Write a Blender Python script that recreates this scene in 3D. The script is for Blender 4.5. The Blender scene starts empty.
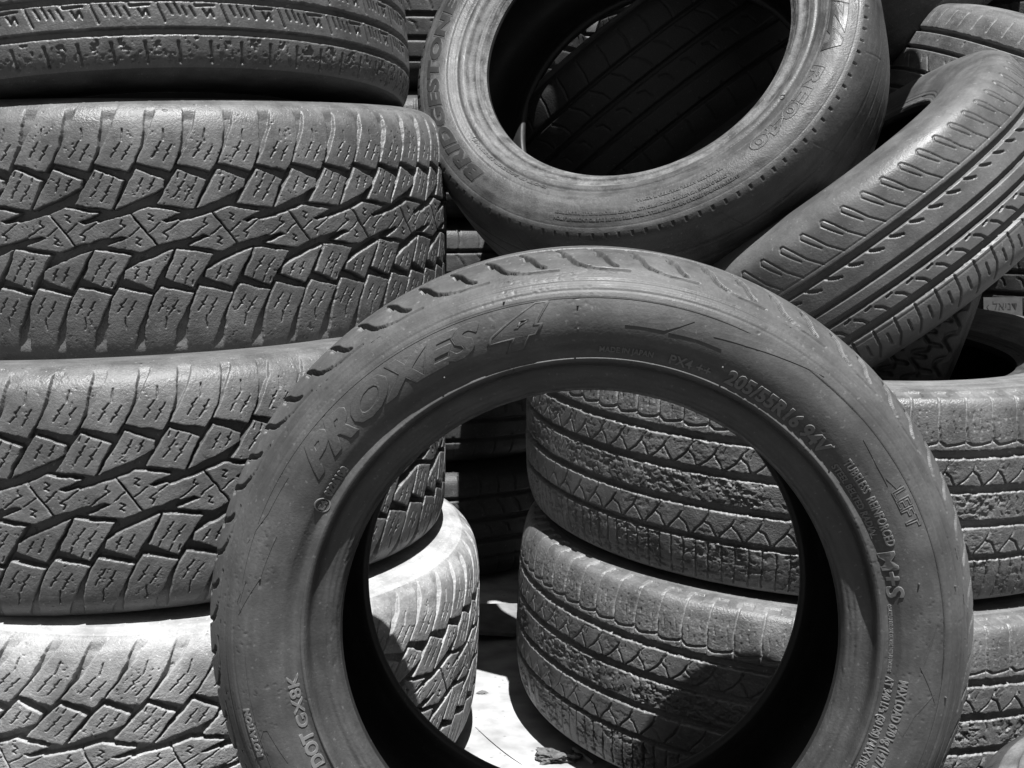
import bpy, bmesh, math
import numpy as np
from mathutils import Matrix, Vector

S = bpy.context.scene
COL = S.collection
R_ = math.radians
CAMZ = 0.700                       # camera height above the ground
rng = np.random.default_rng(7)

# ------------------------------------------------------------------ camera, light, world
cam_d = bpy.data.cameras.new('camera'); cam = bpy.data.objects.new('camera', cam_d); COL.objects.link(cam)
cam.location = (0, 0, CAMZ); cam.rotation_euler = (R_(90 - 8), 0, 0)
cam_d.sensor_width = 36; cam_d.lens = 1317 / 1024 * 36; cam_d.clip_start = .02; cam_d.clip_end = 400
S.camera = cam
SUN_AZ, SUN_EL = 13.0, 71.3         # azimuth measured from -Y (behind the camera) towards +X
sd = bpy.data.lights.new('sun', 'SUN'); sun = bpy.data.objects.new('sun', sd); COL.objects.link(sun)
sd.energy = 5.0; sd.angle = R_(.53); sd.color = (1, 1, 1)
to_sun = Vector((math.sin(R_(SUN_AZ)) * math.cos(R_(SUN_EL)), -math.cos(R_(SUN_AZ)) * math.cos(R_(SUN_EL)), math.sin(R_(SUN_EL))))
sun.rotation_euler = to_sun.to_track_quat('Z', 'Y').to_euler(); sun.location = (0, -3, 6)
W = bpy.data.worlds.new('World'); S.world = W; W.use_nodes = True
nt = W.node_tree; bg = nt.nodes['Background']
sky = nt.nodes.new('ShaderNodeTexSky'); sky.sky_type = 'NISHITA'; sky.sun_disc = False
sky.sun_elevation = R_(SUN_EL); sky.sun_rotation = R_(180 - SUN_AZ)
bw = nt.nodes.new('ShaderNodeSeparateColor')      # a black and white photograph taken through a red filter: only the sky's red light counts
nt.links.new(sky.outputs[0], bw.inputs[0]); nt.links.new(bw.outputs[0], bg.inputs[0]); bg.inputs[1].default_value = .05
S.view_settings.view_transform = 'Standard'; S.view_settings.look = 'None'; S.view_settings.gamma = 1
S.view_settings.exposure = 1.05
S.render.engine = 'CYCLES'
S.cycles.max_bounces = 4; S.cycles.diffuse_bounces = 1

# ------------------------------------------------------------------ materials
def rubber(name, base=.045, dust=.16, amount=.35, rough=.62, scale=22, streak=.3, bump=.35, spec=.35, pit=0.0, groove_dust=0.0):
    base *= .74; dust *= .80
    m = bpy.data.materials.new(name); m.use_nodes = True; t = m.node_tree; N = t.nodes; L = t.links
    b = N['Principled BSDF']; b.inputs['Roughness'].default_value = rough; b.inputs['Specular IOR Level'].default_value = spec
    tc = N.new('ShaderNodeTexCoord')
    n1 = N.new('ShaderNodeTexNoise'); n1.inputs['Scale'].default_value = scale; n1.inputs['Detail'].default_value = 8; n1.inputs['Roughness'].default_value = .68
    L.new(tc.outputs['Object'], n1.inputs['Vector'])
    mp = N.new('ShaderNodeMapping'); mp.inputs['Scale'].default_value = (16, 120, 1); L.new(tc.outputs['UV'], mp.inputs['Vector'])
    n2 = N.new('ShaderNodeTexNoise'); n2.inputs['Scale'].default_value = 1; n2.inputs['Detail'].default_value = 4; L.new(mp.outputs[0], n2.inputs['Vector'])
    n3 = N.new('ShaderNodeTexNoise'); n3.inputs['Scale'].default_value = 420; n3.inputs['Detail'].default_value = 3; L.new(tc.outputs['Object'], n3.inputs['Vector'])
    def math_(op, a, b_=None, c=None):
        k = N.new('ShaderNodeMath'); k.operation = op
        for i, v in enumerate((a, b_, c)):
            if v is None: continue
            if isinstance(v, (int, float)): k.inputs[i].default_value = v
            else: L.new(v, k.inputs[i])
        return k.outputs[0]
    r1 = N.new('ShaderNodeMapRange'); r1.inputs['From Min'].default_value = .38; r1.inputs['From Max'].default_value = .68; L.new(n1.outputs[0], r1.inputs['Value'])
    r2 = N.new('ShaderNodeMapRange'); r2.inputs['From Min'].default_value = .42; r2.inputs['From Max'].default_value = .7; L.new(n2.outputs[0], r2.inputs['Value'])
    r3 = N.new('ShaderNodeMapRange'); r3.inputs['From Min'].default_value = .3; r3.inputs['From Max'].default_value = .75; L.new(n3.outputs[0], r3.inputs['Value'])
    f = math_('MULTIPLY_ADD', r2.outputs[0], streak, r1.outputs[0])
    f = math_('MULTIPLY', f, math_('MULTIPLY_ADD', r3.outputs[0], .6, .6))
    f = math_('MULTIPLY', f, amount)
    n5 = N.new('ShaderNodeTexNoise'); n5.inputs['Scale'].default_value = 260; n5.inputs['Detail'].default_value = 2; L.new(tc.outputs['Object'], n5.inputs['Vector'])
    r5 = N.new('ShaderNodeMapRange'); r5.inputs['From Min'].default_value = .66; r5.inputs['From Max'].default_value = .74; L.new(n5.outputs[0], r5.inputs['Value'])
    f = math_('MULTIPLY_ADD', r5.outputs[0], .8, f)
    if groove_dust:
        at = N.new('ShaderNodeAttribute'); at.attribute_name = 'sipe'
        f = math_('MULTIPLY_ADD', at.outputs['Fac'], groove_dust, f)
    f = math_('MINIMUM', f, 1.0)
    mx = N.new('ShaderNodeMix'); mx.data_type = 'RGBA'; L.new(f, mx.inputs['Factor'])
    mx.inputs['A'].default_value = (base, base, base, 1); mx.inputs['B'].default_value = (dust, dust, dust, 1)
    L.new(mx.outputs['Result'], b.inputs['Base Color'])
    rr = math_('MULTIPLY_ADD', r1.outputs[0], .22, rough - .1); L.new(rr, b.inputs['Roughness'])
    n4 = N.new('ShaderNodeTexNoise'); n4.inputs['Scale'].default_value = 900; n4.inputs['Detail'].default_value = 4; L.new(tc.outputs['Object'], n4.inputs['Vector'])
    h = math_('MULTIPLY_ADD', n3.outputs[0], 1.4, n4.outputs[0])
    if pit:
        v = N.new('ShaderNodeTexNoise'); v.inputs['Scale'].default_value = 150; v.inputs['Detail'].default_value = 5; v.inputs['Roughness'].default_value = .7; L.new(tc.outputs['Object'], v.inputs['Vector'])
        h = math_('MULTIPLY_ADD', v.outputs[0], pit, h)
    bp = N.new('ShaderNodeBump'); bp.inputs['Strength'].default_value = bump; bp.inputs['Distance'].default_value = .0012; L.new(h, bp.inputs['Height'])
    L.new(bp.outputs[0], b.inputs['Normal'])
    return m

def plain(name, c, rough=.8, noise=.2, scale=60, bump=.3, dist=.002):
    m = bpy.data.materials.new(name); m.use_nodes = True; t = m.node_tree; N = t.nodes; L = t.links
    b = N['Principled BSDF']; b.inputs['Roughness'].default_value = rough; b.inputs['Specular IOR Level'].default_value = .3
    tc = N.new('ShaderNodeTexCoord'); n = N.new('ShaderNodeTexNoise'); n.inputs['Scale'].default_value = scale; n.inputs['Detail'].default_value = 8
    L.new(tc.outputs['Object'], n.inputs['Vector'])
    r = N.new('ShaderNodeMapRange'); r.inputs['From Min'].default_value = .3; r.inputs['From Max'].default_value = .7
    r.inputs['To Min'].default_value = c * (1 - noise); r.inputs['To Max'].default_value = c * (1 + noise); L.new(n.outputs[0], r.inputs['Value'])
    L.new(r.outputs[0], b.inputs['Base Color'])
    bp = N.new('ShaderNodeBump'); bp.inputs['Strength'].default_value = bump; bp.inputs['Distance'].default_value = dist; L.new(n.outputs[0], bp.inputs['Height']); L.new(bp.outputs[0], b.inputs['Normal'])
    return m

# ------------------------------------------------------------------ numeric noise
_T = rng.random((256, 256)).astype(np.float32)
def vn(x, y, s=0):
    xi = np.floor(x).astype(int); yi = np.floor(y).astype(int); fx = x - xi; fy = y - yi
    fx = fx * fx * (3 - 2 * fx); fy = fy * fy * (3 - 2 * fy); xi = xi + 37 * s; yi = yi + 91 * s
    g = lambda a, b: _T[(xi + a) & 255, (yi + b) & 255]
    return (g(0, 0) * (1 - fx) + g(1, 0) * fx) * (1 - fy) + (g(0, 1) * (1 - fx) + g(1, 1) * fx) * fy
def fbm(x, y, s=0, o=4):
    v = 0; a = .5; t = 0
    for k in range(o):
        v = v + a * vn(x, y, s + k); t += a; x = x * 2.03 + 11.3; y = y * 2.03 + 5.7; a *= .55
    return v / t            # about 0..1
def sst(a, b, x):
    t = np.clip((x - a) / (b - a), 0, 1); return t * t * (3 - 2 * t)

# ------------------------------------------------------------------ tread tiles (millimetres): signed distance to the blocks, distance to the sipes
def seg_d(X, Y, a, b):
    ax, ay = a; bx, by = b; dx, dy = bx - ax, by - ay
    t = np.clip(((X - ax) * dx + (Y - ay) * dy) / (dx * dx + dy * dy + 1e-9), 0, 1)
    return np.hypot(X - ax - t * dx, Y - ay - t * dy)
class Tile:
    def __init__(s, P, y0, y1, polys, strokes=(), res=.5):
        s.P, s.y0, s.res = P, y0, res
        nx = int(round(P / res)); s.dx = P / nx; ny = int((y1 - y0) / res) + 1
        X, Y = np.meshgrid(np.arange(nx) * s.dx, y0 + np.arange(ny) * res, indexing='ij')
        sdm = np.full(X.shape, -99.)
        for p in polys:
            xs = [q[0] for q in p]
            for sh in range(-3, 4):
                if max(xs) + sh * P < -6 or min(xs) + sh * P > P + 6: continue
                q = [(a + sh * P, b) for a, b in p]; d = np.full(X.shape, 99.); ins = np.zeros(X.shape, bool)
                for i in range(len(q)):
                    a, b = q[i], q[(i + 1) % len(q)]
                    d = np.minimum(d, seg_d(X, Y, a, b))
                    if a[1] != b[1]:
                        c = ((a[1] > Y) != (b[1] > Y)) & (X < (b[0] - a[0]) * (Y - a[1]) / (b[1] - a[1]) + a[0]); ins ^= c
                sdm = np.maximum(sdm, np.where(ins, d, -d))
        st = np.full(X.shape, 99.)
        for p in strokes:
            xs = [q[0] for q in p]
            for sh in range(-3, 4):
                if max(xs) + sh * P < -6 or min(xs) + sh * P > P + 6: continue
                for a, b in zip(p[:-1], p[1:]):
                    st = np.minimum(st, seg_d(X, Y, (a[0] + sh * P, a[1]), (b[0] + sh * P, b[1])))
        s.sd, s.st = sdm, st
    def get(s, arr, x, y):
        u = (x / s.dx) % arr.shape[0]; v = np.clip((y - s.y0) / s.res, 0, arr.shape[1] - 1.001)
        i = np.floor(u).astype(int) % arr.shape[0]; j = np.floor(v).astype(int); fu = u - np.floor(u); fv = v - j; i2 = (i + 1) % arr.shape[0]
        return (arr[i, j] * (1 - fu) + arr[i2, j] * fu) * (1 - fv) + (arr[i, j + 1] * (1 - fu) + arr[i2, j + 1] * fu) * fv

# all-terrain pattern, measured in photograph units and turned into mm
def at_tile():
    k = 86 / 412; kv = .1916
    A = [[(240, 290), (405, 332), (436, 280), (472, 190), (488, 100), (497, 0), (505, -260), (375, -260), (350, 0), (330, 90), (285, 200)],
         [(447, 285), (615, 330), (646, 270), (672, 190), (683, 100), (690, 0), (698, -260), (575, -260), (553, 0), (528, 90), (487, 195)]]
    B = [[(240, 322), (380, 382), (313, 545), (130, 512)], [(445, 322), (583, 382), (577, 425), (500, 468), (330, 541), (368, 465)]]
    C = [[(235, 618), (405, 570), (528, 746), (450, 780), (285, 748), (392, 702), (358, 688), (298, 706)]]
    polys = A + B + C
    def zz(x, y, h, lean=-.45, a=8):
        q = [(.5, -.5), (.2, -.17), (-.9, -.12), (.9, .08), (0, .14), (-.5, .5)]
        return [(x - lean * h * v * -1 + a * u, y + h * v) for u, v in q]
    st = [[(385, 95), (382, 165)], [(590, 95), (587, 160)],
          zz(345, 215, 80), zz(400, 232, 80), zz(552, 212, 85), zz(605, 230, 85), zz(240, 432, 85, -.5), zz(292, 452, 85, -.5), zz(462, 408, 70, -.3), zz(520, 405, 60, -.3),
          [(240, 340), (236, 362)], [(282, 345), (270, 372)], [(335, 368), (325, 395)],
          [(365, 600), (358, 622), (380, 632), (352, 652), (300, 695)], [(395, 690), (450, 640)], [(430, 700), (450, 712), (428, 730), (450, 742)]]
    cx, cy = 472.5, 656
    polys += [[(2 * cx - x, 2 * cy - y) for x, y in p] for p in polys]
    st += [[(2 * cx - x, 2 * cy - y) for x, y in p] for p in st]
    cv = lambda p: [(x * k, (656 - y) * kv) for x, y in p]
    return Tile(86, -155, 155, [cv(p) for p in polys], [cv(p) for p in st])
AT = at_tile()

def pat_at(wear=1.0, seed=0, chip=.9, shift=0.0, shear=0.0):
    def f(x, s):       # metres in; height in metres and a sipe mask out
        X, Y = x * 1000, s * 1000 - shift
        X = X - shear * Y
        wx = (fbm(X / 11, Y / 11, seed + 3) - .5) * 3.0; wy = (fbm(X / 11, Y / 11, seed + 5) - .5) * 3.0
        sdm = AT.get(AT.sd, X + wx, Y + wy); st = AT.get(AT.st, X + wx * 1.2, Y + wy * 1.2)
        n = fbm(X / 4, Y / 4, seed, 4); n2 = fbm(X / 14, Y / 14, seed + 9, 3)
        e = sdm + .7 + (n - .62) * 2.2 * chip * sst(.45, .75, n2)
        m = sst(-.55, .45, e)
        dep = 12.5 * (1 - .45 * sst(72, 84, abs(Y))) * (1 - .30 * sst(90, 116, abs(Y))) * (1 - sst(118, 135, abs(Y)))
        h = -dep * (1 - m) - .35 * np.exp(-np.maximum(e, 0) / 1.2) * m
        sip = (1 - sst(.15, .95, st)) * (AT.get(AT.sd, X, Y) > .5) * sst(.25, .5, fbm(X / 7, Y / 7, seed + 21, 2) + .2)
        h = h - 3.4 * sip * (1 - sst(105, 125, abs(Y)))
        pits = sst(.7, .8, fbm(X / 3.1, Y / 3.1, seed + 13, 3)) * sst(.55, .7, fbm(X / 17, Y / 17, seed + 15, 2))
        h = h - 1.3 * pits + (n - .5) * .35
        edge = m * (1 - sst(.2, 2.2, e))
        return h * .001 * wear, edge * .12
    return f

def ribs(X, Y, edges, seed, chip):
    """signed distance to ribs bounded by straight circumferential grooves (edges = [(lo,hi), ...] of the grooves)"""
    n = fbm(X / 5, Y / 3, seed, 4); d = np.full(np.broadcast(X, Y).shape, 99.)
    for lo, hi in edges:
        c = (lo + hi) / 2; w = (hi - lo) / 2
        d = np.minimum(d, abs(Y - c) - w)
    return d + (n - .62) * chip

def lines_tile(P, y0, y1, strokes): return Tile(P, y0, y1, [[(-P, y0), (2 * P, y0), (2 * P, y1), (-P, y1)]], strokes)

# heavily worn, cracked ribbed pattern of the pair of stacked tyres on the right
_cr = []
for x0, j in ((0, 0), (31, 2)):
    _cr += [[(x0 + 5, 122), (x0 + 4, 106), (x0 + 3, 90), (x0 + 5, 74), (x0 + 4, 61)], [(x0 + 4, 70 + j), (x0 + 12, 66), (x0 + 22, 67), (x0 + 35, 70)]]
    _cr += [[(x0 + 18, 52), (x0 + 17, 45), (x0 + 13, 37), (x0 + 6, 29), (x0 - 3, 22)], [(x0 + 13.5, 38), (x0 + 20, 33 - j), (x0 + 25, 22)]]
    _cr += [[(x0 + 12, -24), (x0 + 11, -33), (x0 + 6, -42), (x0 - 3, -52), (x0 - 8, -60)], [(x0 + 7, -41), (x0 + 14, -46 + j), (x0 + 21, -57)]]
    _cr += [[(x0 + 12, -64), (x0 + 13, -80), (x0 + 12, -110)], [(x0 + 28, -66), (x0 + 29, -80), (x0 + 28, -112)]]
CR = lines_tile(62, -140, 140, _cr)
_fi = []
for x0 in (0, 31):
    for dx in (12, 20, 27): _fi += [[(x0 + dx, 104), (x0 + dx - 1, 92), (x0 + dx + 1, 84), (x0 + dx, 74)]]
    _fi += [[(x0 + 22, 50), (x0 + 17, 44), (x0 + 20, 40)], [(x0 + 27, 47), (x0 + 24, 38)], [(x0 + 5, 28), (x0 + 10, 31)]]
    for dx in (5, 15, 25): _fi += [[(x0 + dx, 14), (x0 + dx + 6, 4), (x0 + dx + 2, -4), (x0 + dx + 9, -14)]]
FI = lines_tile(62, -140, 140, _fi)
def pat_cracked(seed=0, rot=1.0):
    G = [(52, 60), (13, 21), (-26, -18.5), (-64, -58)]
    def f(x, s):
        X, Y = x * 1000, s * 1000
        n = fbm(X / 3.2, Y / 3.2, seed, 4); big = fbm(X / 30, Y / 30, seed + 4, 3)
        e = ribs(X, Y, G, seed + 1, 3.2)
        m = sst(-.7, .8, e) ; h = -7.0 * (1 - m)
        wx = (fbm(X / 8, Y / 8, seed + 3) - .5) * 3
        cr = 1 - sst(.3, 1.3, CR.get(CR.st, X + wx, Y + wx * .5)); fi = (1 - sst(.2, .9, FI.get(FI.st, X + wx, Y + wx))) * sst(.4, .6, fbm(X / 6, Y / 6, seed + 6, 2))
        top = sst(112, 124, Y)
        cr = np.where(Y > 60, np.maximum(cr, 1 - sst(.6, 1.6, CR.get(CR.st, X + wx * .4, Y))), cr); h = h - 3.0 * cr * m * (1 - top) - 1.6 * fi * m
        # squares moulded between shoulder and sidewall
        sq = ((X % 31) / 31); lip = sst(122, 123, Y) * (1 - sst(134, 135.5, Y))
        h = h - 2.0 * lip * (sst(.16, .2, sq) * (1 - sst(.62, .66, sq)))
        # chunked, torn rubber
        rough = np.where((Y < 16) & (Y > -20), 1.0, np.where(Y < -60, .9, np.where(Y > 55, .22, .3))) * (1 - sst(108, 114, abs(Y)))
        flake = sst(.50, .58, fbm(X / 7 + 9, Y / 4.0, seed + 8, 4)) * sst(.38, .6, big + .18 * (rough - .5))
        h = h - 1.6 * flake * m * rough - (1 - n) * .5 * m * rough * (1 - top)
        ridged = abs(fbm(X / 9 + Y / 14, Y / 6, seed + 12, 4) - .5)
        h = h - 1.3 * (1 - sst(.0, .022, ridged)) * m * rough * sst(.4, .6, big)
        return h * .001, np.clip(.5 * lip * (1 - sst(.16, .2, sq)) + cr * np.where(Y > 60, .9, .5 * (vn(X / 40, Y / 40, 3) > .5)) + .4 * fi + .7 * m * (1 - sst(.2, 2, e)), 0, 1)
    return f

# highway pattern of the top left tyre
_h1 = [[(6, -36), (14, -46), (34, -45)], [(40, -40), (44, -50), (49, -63)], [(0, -47), (4, -56)], [(8, -47), (13, -57)],
       [(22, -49), (26, -57), (30, -50), (33, -57)], [(52, -45), (57, -55)], [(60, -44), (65, -55)]]
_h2 = [[(x, y + 34) for x, y in p] for p in _h1] + [[(x + 20, y + 66) for x, y in p] for p in _h1]
HW = lines_tile(68, -120, 120, _h1 + _h2)
HS = lines_tile(35, -120, 120, [[(5, -84), (7, -106)], [(5, 84), (7, 106)]])
def pat_highway(seed=0):
    G = [(-76, -69), (-41, -34), (-6, 1), (29, 36), (64, 71)]
    def f(x, s):
        X, Y = x * 1000, s * 1000
        e = ribs(X, Y, G, seed, 1.6); m = sst(-.7, .7, e); h = -7.0 * (1 - m)
        sp = 1 - sst(.5, 1.5, HW.get(HW.st, X, Y)); h = h - 3.0 * sp * m * (abs(Y) < 66)
        dz = 1 - sst(.9, 2.2, HS.get(HS.st, X, Y)); h = h - 3.0 * dz
        n = fbm(X / 3, Y / 3, seed + 2, 4)
        ch = sst(.52, .6, fbm(X / 4, Y / 5, seed + 6, 3)) * sst(.45, .6, np.maximum(0, 1 - abs(X % 35 - 20) / 16)) * ((abs(Y) > 79) & (abs(Y) < 92))
        ch2 = sst(.6, .7, fbm(X / 4, Y / 3, seed + 7, 3)) * ((abs(Y) > 92) & (abs(Y) < 106))
        h = h - 2.2 * ch - 1.6 * ch2 + (n - .5) * .3
        return h * .001, m * (1 - sst(.2, 1.6, e)) * .7
    return f

# summer pattern of the tilted tyre
_sp = 28.5
_U = [[(8, 104), (4, 104), (2, 99), (9, 88), (17, 77)], [(8, 104), (16, 91), (24, 76), (37, 60)]]
_T1 = [[(-1, 46), (6, 41), (17, 36)], [(0, 44.5), (7, 39.6), (13, 36.8)]]
_T2 = [[(0, -16), (7, -21), (12, -29)], [(3, -18.5), (8, -22.5), (11, -29)], [(17, -13.5), (24, -12.5)]]
_D1 = [[(10, -40), (7, -60), (-3, -78)], [(22, -52), (20, -66)]]
SU = lines_tile(_sp, -120, 120, _U + _T1 + _T2 + _D1)
def pat_summer(seed=0):
    G = [(45, 54), (11, 18.5), (-9, -2), (-38, -28.5)]
    def f(x, s):
        X, Y = x * 1000, s * 1000 + 18
        e = ribs(X, Y, G, seed, .5); m = sst(-.6, .6, e); h = -8.0 * (1 - m)
        st = SU.get(SU.st, X, Y); w = np.where((Y > 52), .8, 2.0)
        sp = 1 - sst(w * .45, w * .45 + .8, st); h = h - np.where((Y > 52), 1.8, 3.2) * sp * m * (Y > -92)
        ln = 1 - sst(.3, .9, abs(Y - 60)); ln2 = 1 - sst(.3, .9, abs(Y + 43)); h = h - .8 * ln - .8 * ln2
        h = h + (fbm(X / 4, Y / 4, seed, 3) - .5) * .2
        return h * .001, m * (1 - sst(.2, 1.8, e)) * .8
    return f

_tr = [[(8, 62), (10, 88)], [(10, 34), (11, 40)], [(5, 8), (22, -12), (40, -22)], [(52, 6), (56, -2)]]
TRT = lines_tile(60, -120, 120, _tr + [[(38, 62), (40, 88)]])
def pat_twin(seed=0):
    def f(x, s):
        X, Y = x * 1000, s * 1000
        e = ribs(X, Y, [(44, 51), (16, 21), (-21, -16), (-51, -44)], seed, .8); m = sst(-.7, .7, e); h = -6 * (1 - m)
        sp = 1 - sst(.5, 1.4, TRT.get(TRT.st, X, Y)); h = h - 1.8 * sp * m + (fbm(X / 4, Y / 4, seed, 3) - .5) * .3
        return h * .001, np.clip(m * (1 - sst(.2, 2.2, e)) + sp * m, 0, 1)
    return f

# front tyre: only its shoulder grooves show
def _sc(x0, l, hook):
    p = [(x0 - 16, 60), (x0 - 10, 74), (x0 - 6, 83), (x0 - 4, 90), (x0 - 1, 96), (x0 + 4, 100)]
    if hook: p += [(x0 + 9, 102.5), (x0 + 20, 104.5), (x0 + 44, 105)]
    return p
FR = lines_tile(59, -130, 130, [_sc(14, 0, True), _sc(43, 0, False)] + [[(31, 80), (33.5, 86)], [(2, 80), (4.5, 86)]])
def pat_front(seed=0):
    def f(x, s):
        X, Y = -x * 1000, s * 1000
        e = ribs(X, Y, [(48, 57), (15, 24), (-24, -15), (-57, -48)], seed, .4); m = sst(-.6, .6, e); h = -6.5 * (1 - m)
        st = FR.get(FR.st, X, abs(Y)); w = np.where(abs(Y) < 101, 3.4, 1.2)
        sp = 1 - sst(w * .5, w * .5 + .6, st); h = h - np.where(abs(Y) < 101, 7.0, 2.6) * sp * (abs(Y) > 56)
        h = h + (fbm(X / 5, Y / 5, seed, 3) - .5) * .25
        return h * .001, sp * 0
    return f

# worn slick of the tyre with the open hole
def pat_slick(seed=0):
    def f(x, s):
        X, Y = x * 1000, s * 1000
        e = ribs(X, Y, [(44, 49), (14, 20), (-20, -14), (-49, -44)], seed, .8); m = sst(-.6, .6, e); h = -.5 * (1 - m)
        q = (X % 17.5); nt_ = (1 - sst(.9, 1.7, abs(q - 8))) * sst(92, 94, abs(Y)) * (1 - sst(101, 102.5, abs(Y)))
        step = (1 - sst(.5, 1.3, abs(abs(Y) - 101.5))) * np.where(q > 8, 1, .25)
        h = h - 2.4 * nt_ - 1.5 * step
        sc = 1 - sst(.3, .9, abs((X % 140) - 60 + (Y - 30) * .5)); h = h - .7 * sc * (abs(Y - 60) < 26)
        h = h + (fbm(X / 5, Y / 5, seed, 3) - .5) * .3
        return h * .001, nt_ * 0
    return f

# ribbed touring pattern used for the tyres behind
_b = []
for y in (56, -56): _b += [[(4, y), (8, y + 18), (7, y + 40)]] if y > 0 else [[(4, y), (8, y - 18), (7, y - 40)]]
_b += [[(0, 47), (12, 33), (16, 20)], [(14, 2), (24, -2), (28, -14)]]
BG = lines_tile(38, -120, 120, _b)
def pat_back(seed=0):
    def f(x, s):
        X, Y = x * 1000, s * 1000
        e = ribs(X, Y, [(50, 56), (9, 16), (-31, -24), (-66, -60)], seed, .6); m = sst(-1, 1, e); h = -7 * (1 - m)
        sp = 1 - sst(.6, 1.8, BG.get(BG.st, X, Y)); h = h - 2.4 * sp * m
        return h * .001, m * (1 - sst(.2, 2, e)) * .4
    return f
_w = []
for k in range(5):
    y = -68 + 32 * k
    _w += [[(0, y), (6, y + 9), (14, y + 9), (18, y), (24, y - 7), (32, y - 7), (36, y)]]
_w += [[(x, y) for x, y in p] for p in ([(6, -58), (3, -44)], [(27, -40), (24, -26)], [(6, -26), (3, -12)], [(27, -8), (24, 6)], [(6, 6), (3, 20)], [(27, 24), (24, 38)], [(6, 38), (3, 52)])]
WV = lines_tile(36, -110, 110, _w)
def pat_wavy(seed=0):
    def f(x, s):
        X, Y = x * 1000, s * 1000
        sp = 1 - sst(1.4, 3.0, WV.get(WV.st, X, Y)); h = -5.5 * sp + (fbm(X / 4, Y / 4, seed, 3) - .5) * .4
        return h * .001, sp * 0
    return f

# ------------------------------------------------------------------ tyre geometry
def catmull(P, n=24):
    P = np.array(P, float); Q = np.vstack([2 * P[0] - P[1], P, 2 * P[-1] - P[-2]]); out = []
    for i in range(1, len(Q) - 2):
        p0, p1, p2, p3 = Q[i - 1:i + 3]; t = np.linspace(0, 1, n, endpoint=False)[:, None]
        d = np.hypot(*(p2 - p1)); m1 = (p2 - p0) / (np.hypot(*(p2 - p0)) + 1e-9) * d; m2 = (p3 - p1) / (np.hypot(*(p3 - p1)) + 1e-9) * d
        out.append((2 * t**3 - 3 * t**2 + 1) * p1 + (t**3 - 2 * t**2 + t) * m1 + (-2 * t**3 + 3 * t**2) * p2 + (t**3 - t**2) * m2)
    return np.vstack(out + [P[-1:]])

class Profile:
    """outer half profile from the crown centre to the toe; a = axial, r = radial"""
    def __init__(s, half, inner):
        h = catmull(half); s.half = h
        full = np.vstack([h[::-1] * [-1, 1], h[1:]])           # back toe ... crown ... front toe
        L = np.concatenate([[0], np.cumsum(np.hypot(*np.diff(full, axis=0).T))]); mid = L[len(h) - 1]
        s.s = L - mid; s.a, s.r = full[:, 0], full[:, 1]; s.smax = s.s[-1]
        s.na = np.gradient(s.r, s.s); s.nr = -np.gradient(s.a, s.s)
        # orient outward (crown normal must point to +r)
        k = np.abs(s.s).argmin()
        if s.nr[k] < 0: s.na, s.nr = -s.na, -s.nr
        i = catmull(inner); s.inner = np.vstack([i, i[::-1][1:] * [-1, 1]])
    def at(s, q):
        f = lambda v: np.interp(q, s.s, v)
        na, nr = f(s.na), f(s.nr); l = np.hypot(na, nr) + 1e-9
        return f(s.a), f(s.r), na / l, nr / l
    def s_of_r(s, r, side=1):
        m = s.s > s.smax * .45
        order = np.argsort(s.r[m]); return side * np.interp(r, s.r[m][order], s.s[m][order])

def std_profile(R, Wd, rb, shoulder=.0, round_=1.0, bw=.40):
    H = R - rb
    half = [(0, R), (.16 * Wd, R - .0008), (.30 * Wd, R - .004 * round_), (.385 * Wd, R - .010 * round_ + shoulder), (.435 * Wd, R - .022 * round_ + shoulder), (.474 * Wd, R - .042 * round_),
            (.497 * Wd, R - .40 * H - .004), (.5 * Wd, R - .52 * H), (.485 * Wd, rb + .30 * H), (.455 * Wd, rb + .17 * H), (.43 * Wd, rb + .085 * H), ((bw + .022) * Wd, rb + .04 * H), (bw * Wd, rb + .001)]
    inner = [(bw * Wd, rb + .001), ((bw - .03) * Wd, rb), ((bw - .045) * Wd, rb + .006), (.40 * Wd, rb + .2 * H), (.455 * Wd, rb + .5 * H), (.43 * Wd, R - .045), (.32 * Wd, R - .022), (.15 * Wd, R - .017), (0, R - .016)]
    return Profile(half, inner)

def grid_mesh(name, th, P3, mat, parent, uv=None, att=None, smooth=True):
    """P3: (nt, ns, 3) closed around th"""
    nt_, ns_ = P3.shape[:2]; me = bpy.data.meshes.new(name)
    me.vertices.add(nt_ * ns_); me.vertices.foreach_set('co', P3.reshape(-1).astype(np.float32))
    i = np.arange(nt_)[:, None]; j = np.arange(ns_ - 1)[None, :]; i2 = (i + 1) % nt_
    q = np.stack([i * ns_ + j, i2 * ns_ + j, i2 * ns_ + j + 1, i * ns_ + j + 1], -1).reshape(-1, 4)
    n = len(q); me.loops.add(n * 4); me.loops.foreach_set('vertex_index', q.reshape(-1).astype(np.int32))
    me.polygons.add(n); me.polygons.foreach_set('loop_start', np.arange(0, n * 4, 4, dtype=np.int32)); me.polygons.foreach_set('loop_total', np.full(n, 4, np.int32))
    if uv is not None:
        l = me.uv_layers.new(name='UVMap'); U = uv.reshape(-1, 2)[q.reshape(-1)]
        # keep the seam faces from wrapping
        l.data.foreach_set('uv', U.reshape(-1).astype(np.float32))
    if att is not None:
        a = me.attributes.new('sipe', 'FLOAT', 'POINT'); a.data.foreach_set('value', att.reshape(-1).astype(np.float32))
    me.update(calc_edges=True)
    me.polygons.foreach_set('use_smooth', np.full(n, smooth)); me.materials.append(mat); me.update()
    o = bpy.data.objects.new(name, me); COL.objects.link(o); o.parent = parent
    return o

def tag(o, label=None, cat=None, group=None, kind=None):
    if label: o['label'] = label
    if cat: o['category'] = cat
    if group: o['group'] = group
    if kind: o['kind'] = kind
    return o

def frame_of(n):
    n = Vector(n).normalized(); x = Vector((1, 0, 0)); x = (x - n * x.dot(n)).normalized(); y = n.cross(x)
    return Matrix((x, y, n)).transposed()

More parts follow.
